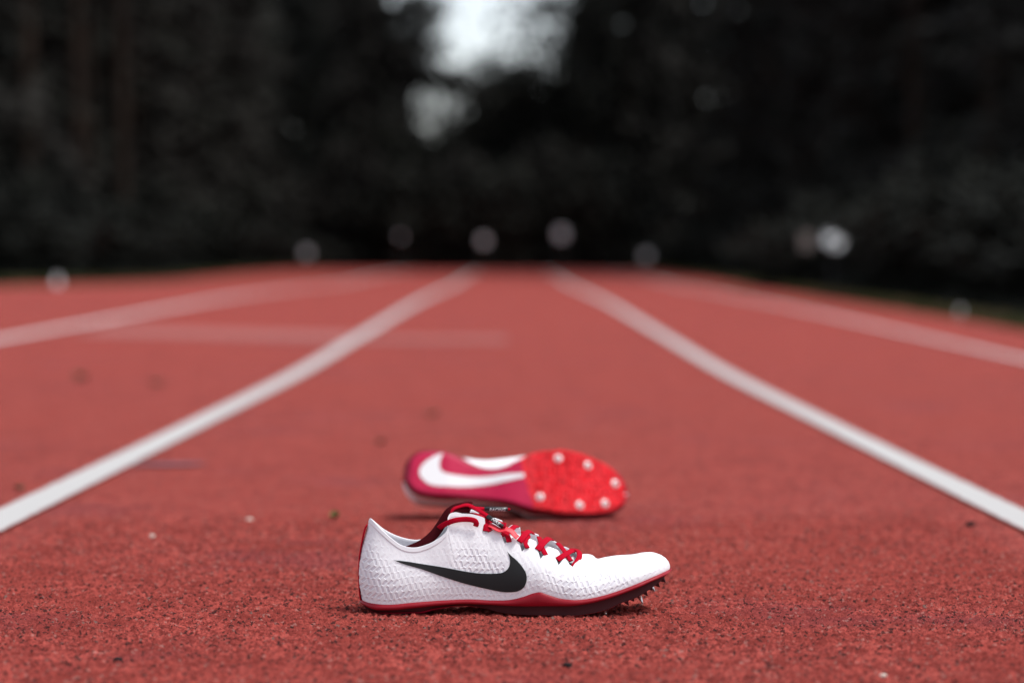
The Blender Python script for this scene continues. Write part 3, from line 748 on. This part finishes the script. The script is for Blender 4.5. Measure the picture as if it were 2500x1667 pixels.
def build_shoe(name, label, group, mirror=False, detail=True):
    root = obj(name, None, label=label, cat="shoe", group=group)
    ms = -1.0 if mirror else 1.0
    def add(nm, me, mat, parent=None, **kw):
        if mirror:
            me.transform(Matrix.Diagonal((1, -1, 1, 1))); me.flip_normals()
        return obj(nm, me, mat, parent=parent or root, **kw)
    # upper
    parts, wins, surf = [], [], {}
    for side in (-1, 1):
        nu, nv = ((900, 230) if side < 0 else (560, 70)) if detail else (300, 60)
        S, u, v = upper_surface(side, nu, nv)
        surf[side] = (S, u, v)
        base = S.reshape(-1, 3).copy()
        w = windows(S, u, v) if (detail and side < 0) else np.zeros(S.shape[:2])
        N = np.cross(np.gradient(S, axis=0), np.gradient(S, axis=1)); N /= np.linalg.norm(N, axis=-1, keepdims=True) + 1e-12
        if side > 0: N = -N
        S2 = S - N * (w * .0004)[..., None]
        if detail and side < 0:      # raised binding along the collar
            tl = np.concatenate([np.zeros((nu, 1)), np.cumsum(np.linalg.norm(np.diff(S, axis=1), axis=2), 1)], 1); back = tl[:, -1:] - tl
            bind = smoothstep(.0045, .0036, back) * smoothstep(.44, .37, u)[:, None]
            S2 = S2 + N * (bind * .0005)[..., None]
        if side > 0:                 # the knit wraps under the arch
            Fp = feather(u, 1); nn = plan_normal(Fp, 1); S2 = np.concatenate([(Fp - nn * .0155 - [0, 0, .004])[:, None], (Fp - nn * .004 - [0, 0, .0035])[:, None], S2], 1); w = np.concatenate([w[:, :2] * 0, w], 1); nv += 2
        parts.append((S2.reshape(-1, 3), grid_faces(nu, nv, flip=side > 0))); wins.append(w.ravel())
    V, F = join(parts)
    me = np_mesh("upper", V, F); set_attr(me, "window", np.concatenate(wins))
    add("upper", me, UPPER, label="white knit upper with slanted openings")
    Sn = surf[-1][0]
    bv = BVHTree.FromPolygons([tuple(p) for p in Sn[::3, ::3].reshape(-1, 3)], [tuple(int(i) for i in f) for f in grid_faces(len(Sn[::3]), Sn[::3, ::3].shape[1])])
    # lining: inner skin with a rolled rim
    lp = []
    for side in (-1, 1):
        nu, nv = (420, 24)
        S, u, v = upper_surface(side, nu, nv); I, _, _ = upper_surface(side, nu, nv, inset=.0014)
        rim = S[:, -1:] * .5 + I[:, -1:] * .5 + np.array([0, 0, .0005])
        G = np.concatenate([S[:, -1:] * .9 + I[:, -1:] * .1 - np.array([0, 0, .0003]), rim, I[:, ::-1]], 1)
        keep = int(nu * (.745 if side > 0 else .37))
        G = G[:keep]
        lp.append((G.reshape(-1, 3), grid_faces(keep, G.shape[1], flip=side > 0)))
    add("lining", np_mesh("lining", *join(lp)), LINING)
    # footbed
    uu = np.linspace(0.005, .995, 120); a, b = feather(uu, -1), feather(uu, 1)
    k_ = np.linspace(0.03, .97, 9)[None, :, None]
    G = a[:, None] * (1 - k_) + b[:, None] * k_ + np.array([0, 0, .002])
    add("footbed", np_mesh("footbed", G.reshape(-1, 3), grid_faces(120, 9)), LINING)
    # sole: perimeter loop
    nu = 420 if detail else 220
    u = 0.5 - 0.5 * np.cos(np.linspace(0, math.pi, nu)); u = .5 * u + .5 * np.linspace(0, 1, nu)
    def ring(side):
        Fp = feather(u, side); n = plan_normal(Fp, side); return Fp, n
    rows_mid, rows_out, bott = [], [], []
    for side in (-1, 1):
        Fp, n = ring(side)
        rb, zb = np.minimum(redbot(Fp[:, 0]), Fp[:, 2] - .0025), zbot(Fp[:, 0])
        rb = np.maximum(rb, zb + .0025)
        hgt = Fp[:, 2] - rb
        if side > 0: Fp = Fp - n * (.0135 * np.exp(-((u - .44) / .13) ** 2))[:, None]
        def row(off, z): return Fp * [1, 1, 0] + n * np.reshape(off * np.ones(nu), (-1, 1)) + np.stack([0*z, 0*z, z], -1)
        rows_mid.append(np.stack([row(-.0016, Fp[:, 2] + .0012), row(.0004, Fp[:, 2] + .0006), row(.0016, Fp[:, 2] - .06 * hgt), row(.0024, Fp[:, 2] - .3 * hgt), row(.0026, Fp[:, 2] - .62 * hgt), row(.0021, rb + .08 * hgt), row(.0008, rb - .0002)], 1))
        ins = interp(u, [0, .08, .3, .45, .6, .9, 1], [.0045, .003, .003, .003, .0015, .0012, .0015])
        o1 = row(.0008, rb - .0001)
        o2 = row(-.0002, rb - .25 * (rb - zb)); o3 = row(-.35 * ins, rb - .65 * (rb - zb)); o4 = row(-.55 * ins, zb + interp(u, [0, .3, .45, 1], [.0017, .0017, .0004, .0004])); o5 = row(-1.25 * ins, zb)
        rows_out.append(np.stack([o1, o2, o3, o4], 1)); bott.append((o4, o5))
    mid = join([(rows_mid[0].reshape(-1, 3), grid_faces(nu, 7, flip=True)), (rows_mid[1].reshape(-1, 3), grid_faces(nu, 7))])
    add("midsole", np_mesh("midsole", *mid), FOAM, label="red foam edge of the sole")
    wall = join([(rows_out[0].reshape(-1, 3), grid_faces(nu, 4, flip=True)), (rows_out[1].reshape(-1, 3), grid_faces(nu, 4))])
    outs = add("outsole", np_mesh("outsole", *wall), SIDEW, label="dark lower wall of the sole")
    k_ = np.linspace(0, 1, 17)[None, :, None]
    G = np.concatenate([bott[0][0][:, None], bott[0][1][:, None] * (1 - k_) + bott[1][1][:, None] * k_, bott[1][0][:, None]], 1)
    # split the underside with a slanting boundary: heel and waist plate / forefoot plate
    fq = grid_faces(nu, 19); ctr = G.reshape(-1, 3)[fq].mean(1)
    fore = ctr[:, 0] > .152 - .32 * ctr[:, 1] * 1.0
    Gv = G.reshape(-1, 3)
    heelp = add("heel_plate", np_mesh("heel_plate", Gv, fq[~fore]), PLATE, label="smooth crimson heel and waist of the underside")
    forep = add("spike_plate", np_mesh("spike_plate", Gv - [0, 0, .0], fq[fore]), BRIGHT, label="bright red forefoot plate carrying the spikes")
    # white or printed mark under the heel
    q = [(.020, -.004), (.022, .008), (.034, .020), (.047, .027), (.044, .014), (.046, .004), (.055, -.0005), (.075, -.001), (.100, .0005), (.125, .004), (.151, .0062), (.151, .0012),
         (.125, -.006), (.100, -.011), (.075, -.0155), (.055, -.0175), (.040, -.0175), (.029, -.014)]
    out = closed_curve(q, 6, corners=(3, 10, 11))
    Vd, Fd = decal(out, lambda x, y, l: (x, y, float(zbot(x)) - l), .004, .0004)
    add("sole_emblem", np_mesh("sole_emblem", Vd, Fd), LETTER, label="white check mark under the heel")
    # teeth and spikes of the forefoot
    spikes = [(.172, -.024), (.222, -.030), (.254, -.021), (.192, .029), (.230, .025), (.266, .009)]
    tm = np_mesh("tread_tooth", [(-.0019, -.0016, 0), (.0019, -.0016, 0), (.0019, .0016, 0), (-.0019, .0016, 0), (.0009, -.0002, -.0034), (.0012, .0002, -.0034)],
                 [(0, 1, 4), (1, 2, 5), (2, 3, 5), (3, 0, 4), (1, 5, 4), (3, 4, 5)], smooth=False)
    if mirror: tm.transform(Matrix.Diagonal((1, -1, 1, 1))); tm.flip_normals()
    tm.materials.append(TOOTH_R if mirror else SIDEW)
    cnt = 0
    rs = random.Random(5)
    fx = feather(np.linspace(.3, 1, 300), -1); fx2 = feather(np.linspace(.3, 1, 300), 1)
    x = .166
    while x < .279:
        yn = float(interp(x, fx[:, 0], fx[:, 1])) + .0045; yf = float(interp(x, fx2[:, 0], fx2[:, 1])) - .0045
        m = max(2, int(round((yf - yn) / .0085)))
        for j in range(m + 1):
            y = yn + (yf - yn) * j / m
            if x < .156 - .32 * y + .006: continue
            if min(math.hypot(x - sx, y - sy) for sx, sy in spikes) < .0055: continue
            z = float(zbot(x)); slope = (float(zbot(x + .004)) - float(zbot(x - .004))) / .008
            if not mirror and z < .0035 and .2 > x: continue
            o = obj("tread_tooth", tm, parent=forep); o.location = (x + rs.uniform(-.0006, .0006), y * ms, z + .0004); o.rotation_euler = (0, -math.atan(slope), rs.uniform(-.2, .2))
            s_ = rs.uniform(.75, 1.25); o.scale = (s_, s_, s_ * rs.uniform(.7, 1.15)); cnt += 1
        x += .0058
    sm = np_mesh("spike", *lathe([(.001, -.0088), (.0006, -.0086), (.0019, -.0028), (.0021, -.0018)], 12)); sm.materials.append(METAL)
    sb = np_mesh("spike_seat", *lathe([(.0021, -.0018), (.0043, -.0016), (.0052, -.0006), (.0054, .001)], 18)); sb.materials.append(SEAT_GLEAM if mirror else METAL)
    for sx, sy in spikes:
        z = float(zbot(sx)); slope = (float(zbot(sx + .004)) - float(zbot(sx - .004))) / .008
        o = obj("spike", sm, parent=forep); o.location = (sx, sy * ms, z + .0003); o.rotation_euler = (0, -math.atan(slope), 0)
        o = obj("spike_seat", sb, parent=forep); o.location = (sx, sy * ms, z + .0003); o.rotation_euler = (0, -math.atan(slope), 0)
    # red tape down the back of the heel
    tp = []
    for (px, py) in ((897, 1281), (891.5, 1295), (885, 1326), (880, 1360), (878.5, 1410), (881, 1452), (884, 1466)):
        p = np.array(L(px, py, 0)); tp.append(p + [-.0006, 0, 0])
    add("heel_tape", ribbon(tp, (-1, 0, .15), .011, .0016, 60), LACE)
    # printed mark on the side
    camp = Vector((-X0, -D0, CAM_H))
    def proj(px, py, lift):
        d = ray(px, py); hit, nn, _, _ = bv.ray_cast(camp, d.normalized())
        if hit is None:
            hit = Vector(L(px, py, -.035)); nn = Vector((0, -1, 0))
        if nn.y > 0: nn = -nn
        return tuple(hit + nn * lift)
    out = closed_curve(SWOOSH, 5, corners=(0, 12))
    Vd, Fd = decal(out, proj, 6.0, .0006)
    add("side_emblem", np_mesh("side_emblem", Vd, Fd), BLACKP, label="black check mark on the outer side")
    if not detail: return root
    # tongue: a padded shield under the laces, its back edge curling up above the collar
    rows = []
    spine = [(1445, 1361, .001), (1400, 1350, .0), (1340, 1328, .0), (1270, 1300, .0), (1200, 1276, .0), (1150, 1257, .0), (1120, 1248, .0), (1100, 1244, .001)]
    sp = np.array([L(*p) for p in spine]); t = np.linspace(0, 1, 60); kk = np.linspace(0, 1, len(sp))
    C = np.stack([smooth_interp(t, kk, sp[:, i]) for i in range(3)], -1)
    hw = interp(t, [0, .2, .6, .9, 1], [.006, .015, .0165, .0145, .012])
    a = np.linspace(-1, 1, 15)
    G = np.stack([C + np.stack([0 * t, hw * q, -.0075 * q * q * (hw / .02) - .002 + 0 * t], -1) for q in a], 1)
    top = G; botm = G + [0.0012, 0, -.0028]
    ring_ = np.concatenate([top, botm[:, ::-1]], 1); ring_ = np.concatenate([ring_, ring_[:, :1]], 1)
    me = np_mesh("tongue", ring_.reshape(-1, 3), grid_faces(60, ring_.shape[1]))
    bm = bmesh.new(); bm.from_mesh(me); bmesh.ops.remove_doubles(bm, verts=bm.verts, dist=1e-6); bmesh.ops.recalc_face_normals(bm, faces=bm.faces)
    bm.to_mesh(me); bm.free()
    add("tongue", me, LINING)
    # red inner flap and lace loops curling out of the collar
    nrm = (0, -.75, .66)
    def lace(pts, w=.0046, th=.0016, nr=nrm, mat=LACE, nm="lace", n=48):
        return add(nm, ribbon([L(*p) for p in pts], nr, w, th, n), mat)
    # back edge of the tongue, dark red deepened by painted shade
    lace([(992, 1346, -.010), (1028, 1330, -.012), (1058, 1306, -.013), (1080, 1276, -.013), (1096, 1252, -.013), (1116, 1241, -.012), (1145, 1240, -.011)], .010, .0022, (-.45, -.85, .3), TONGUE, "tongue_edge", 70)
    lace([(1006, 1342, .006), (1042, 1322, .005), (1068, 1292, .004), (1087, 1263, .004), (1104, 1244, .003), (1130, 1237, .002), (1150, 1239, 0)], .013, .0024, (-.7, -.4, .6), TONGUE, "tongue_edge", 70)
    lace([(1036, 1318, -.006), (1052, 1308, -.010), (1072, 1303, -.013)], .0045, .0016, (-.3, -.7, .6))
    # laces, from the ankle to the toe
    lace([(1161, 1284, -.0225), (1163, 1276, -.0232), (1155, 1269, -.0232), (1132, 1267, -.0228), (1106, 1271, -.0232), (1083, 1281, -.019), (1068, 1292, -.011), (1058, 1303, -.004)], .0048, .0017, (0, -1, .15), n=80)
    lace([(1093, 1262, -.014), (1106, 1243, -.013), (1125, 1235, -.012), (1143, 1233, -.012), (1160, 1241, -.0135), (1178, 1251, -.0145), (1192, 1260, -.0155)], .0042, .0017, (-.2, -.6, .8), n=60)
    lace([(1085, 1262, -.004), (1100, 1243, -.006), (1122, 1236, -.008), (1145, 1237.5, -.010), (1165, 1240, -.011), (1184, 1241.5, -.0115)], .0036, .0017, (0, -.6, .8), n=60)
    lace([(1136, 1260, -.012), (1150, 1256, -.010), (1166, 1258, -.008), (1184, 1264, -.004), (1200, 1270, .004)], .0045, .0016)
    lace([(1190, 1262, -.014), (1186, 1276, -.0165), (1192, 1288, -.019), (1197, 1296, -.021)], .0050, .0016, (.3, -.9, .3))
    lace([(1185, 1296, -.021), (1188, 1280, -.018), (1198, 1272, -.010), (1216, 1274, .002), (1230, 1280, .010)], .0050, .0016)
    lace([(1224, 1305, -.022), (1236, 1300, -.016), (1248, 1292, -.006), (1256, 1285, .006), (1262, 1284, .014)], .0055, .0017)
    lace([(1243, 1322, -.0255), (1240, 1311, -.022), (1234, 1301, -.014), (1230, 1290, -.002), (1229, 1282, .010)], .0050, .0016, (.1, -.8, .6))
    lace([(1268, 1322, -.0245), (1276, 1312, -.020), (1284, 1302, -.010), (1292, 1297, .004), (1300, 1300, .014)], .0060, .0017, (.1, -.75, .65))
    lace([(1288, 1337, -.0275), (1283, 1327, -.024), (1284, 1316, -.018), (1290, 1308, -.008), (1276, 1298, .008)], .0042, .0016, (.2, -.8, .55))
    lace([(1312, 1342, -.0265), (1321, 1331, -.022), (1331, 1320, -.012), (1341, 1314, .002), (1346, 1316, .014)], .0062, .0017, (.1, -.75, .65))
    lace([(1333, 1355, -.0285), (1327, 1344, -.025), (1322, 1333, -.018), (1319, 1321, -.006), (1316, 1311, .010)], .0048, .0016, (.2, -.8, .55))
    lace([(1360, 1366, -.0275), (1374, 1357, -.0225), (1388, 1348, -.013), (1399, 1343, -.002), (1405, 1344, .009)], .0056, .0017, (.1, -.75, .65))
    lace([(1394, 1369, -.023), (1387, 1359, -.019), (1380, 1348, -.012), (1371, 1336, -.002), (1362, 1326, .010)], .0046, .0016, (.2, -.8, .55))
    lace([(1394, 1387, -.0275), (1401, 1381, -.0275), (1410, 1369, -.0225), (1415, 1357, -.0145), (1413, 1347, -.006), (1404, 1341, .003), (1396, 1340, .010)], .0053, .0018, (.35, -.75, .6), n=60)
    # coral tab lying over the tongue
    lace([(1192, 1279, -.017), (1204, 1285, -.020), (1220, 1293, -.0225), (1234, 1291, -.0225), (1248, 1296, -.0235), (1256, 1305, -.0255), (1264, 1312, -.0262)], .0058, .0010, (.1, -.6, .8), CORAL, "pull_tab", 60)
    # lace tips with their lettering
    def tip(p0, p1, r, text, tsize, t0, roll):
        a_, b_ = Vector(L(*p0)), Vector(L(*p1)); ax = (b_ - a_); ln = ax.length; ax.normalize()
        view = (Vector((-X0, -D0, CAM_H)) - a_).normalized()
        face = (view - ax * view.dot(ax)).normalized(); up = face.cross(ax); up = up if up.z > 0 else -up
        face = (face * math.cos(roll) + up * math.sin(roll)).normalized(); up = ax.cross(face) * (1 if ax.cross(face).z > 0 else -1)
        n_ = 28; prof = [(0.0, .45), (.015, .85), (.03, 1), (.97, 1), (.985, .85), (1, .45)]
        V = [a_ + ax * (ln * t_) + (face * math.cos(w) + up * math.sin(w)) * r * s_ for t_, s_ in prof for w in np.linspace(0, math.tau, n_, endpoint=False)]
        F = [(i*n_+q, i*n_+(q+1) % n_, (i+1)*n_+(q+1) % n_, (i+1)*n_+q) for i in range(5) for q in range(n_)]
        me = np_mesh("lace_tip", [list(v) for v in V], F)
        bm = bmesh.new(); bm.from_mesh(me); bm.verts.ensure_lookup_table()
        bm.faces.new([bm.verts[q] for q in range(n_)]); bm.faces.new([bm.verts[5*n_+q] for q in range(n_)])
        bmesh.ops.recalc_face_normals(bm, faces=bm.faces); bm.to_mesh(me); bm.free()
        tipo = add("lace_tip", me, BLACKT, label="black lace tip lettered " + ("with a maker's name" if text == "NIKE" else text))
        fc = bpy.data.curves.new("lettering", 'FONT'); fc.body = text; fc.size = tsize; fc.shear = .25; fc.space_character = 1.05; fc.offset = .00006
        tmp = bpy.data.objects.new("lettering_curve", fc); COL.objects.link(tmp)
        bpy.context.view_layer.update()
        dg = bpy.context.evaluated_depsgraph_get(); tme = bpy.data.meshes.new_from_object(tmp.evaluated_get(dg))
        COL.objects.unlink(tmp); bpy.data.objects.remove(tmp)
        bm = bmesh.new(); bm.from_mesh(tme); bmesh.ops.triangulate(bm, faces=bm.faces); bmesh.ops.subdivide_edges(bm, edges=bm.edges, cuts=3, use_grid_fill=True); bm.to_mesh(tme); bm.free()
        co_ = np.array([v.co[:] for v in tme.vertices]); cx = co_[:, 1].max() / 2
        wid = co_[:, 0].max()
        for v in tme.vertices:
            s_ = v.co.x - wid / 2 + ln * t0; w = (v.co.y - cx) / r
            p_ = a_ + ax * s_ + (face * math.cos(w) + up * math.sin(w)) * (r + .00022); v.co = p_
        tme.name = "lettering"
        add("lettering", tme, LETTER, parent=tipo)
        return ax, b_
    ax, b_ = tip((1182, 1241.5, -.0115), (1240, 1242.5, -.0125), .00185, "RACING", .0038, .56, -.35)
    me = ribbon([b_ - ax * .001, b_ + ax * .0008, b_ + ax * .002 + Vector((0, 0, -.0004))], (0, -1, .2), .0022, .0016, 10); add("lace_end", me, LACE)
    ax, b_ = tip((1189, 1259, -.0155), (1229, 1286, -.0225), .0020, "NIKE", .0040, .56, .25)
    me = ribbon([b_ - ax * .001, b_ + ax * .0008 + Vector((.0006, 0, .001)), b_ + Vector((.0015, .002, .0034))], (0, -1, .2), .0024, .0018, 10); add("lace_end", me, LACE)
    return root

shoe = build_shoe("running_spike", "white running spike standing upright, black check mark, red laces, in sharp focus", "pair of running spikes")
shoe.location = (X0, D0, 0)

shoe2 = build_shoe("running_spike", "overturned running spike lying on its side, crimson sole with white check mark facing the camera", "pair of running spikes", mirror=True, detail=False)
TILT, YAW = R(26), R(0)
pts = []
for o in shoe2.children:
    co_ = np.empty(len(o.data.vertices) * 3, np.float32); o.data.vertices.foreach_get("co", co_); pts.append(co_.reshape(-1, 3))
pts = np.concatenate(pts)
def pose(roll): return Matrix.Rotation(YAW, 4, 'Z') @ Matrix.Rotation(roll, 4, 'Y') @ Matrix.Rotation(-(math.pi / 2 + TILT), 4, 'X')
best = (9, 0)
for deg in np.arange(0, 7, .1):                # the roll at which forefoot and heel both touch the ground
    zz = pts @ np.array(pose(R(deg)).to_3x3())[2]
    best = min(best, (abs(zz[pts[:, 0] > .15].min() - zz[pts[:, 0] < .10].min()), deg))
Rm = pose(R(min(best[1] + .4, 4.5)))

D2 = 3.02
p = at(986, 1150, D2)
shoe2.rotation_euler = Rm.to_euler()
R3 = np.array(Rm.to_3x3())
low = 9.0
for o in shoe2.children:                     # let it rest on the ground
    co_ = np.empty(len(o.data.vertices) * 3, np.float32); o.data.vertices.foreach_get("co", co_)
    low = min(low, float((co_.reshape(-1, 3) @ R3.T)[:, 2].min()))
shoe2.location = (p.x, D2, -low)
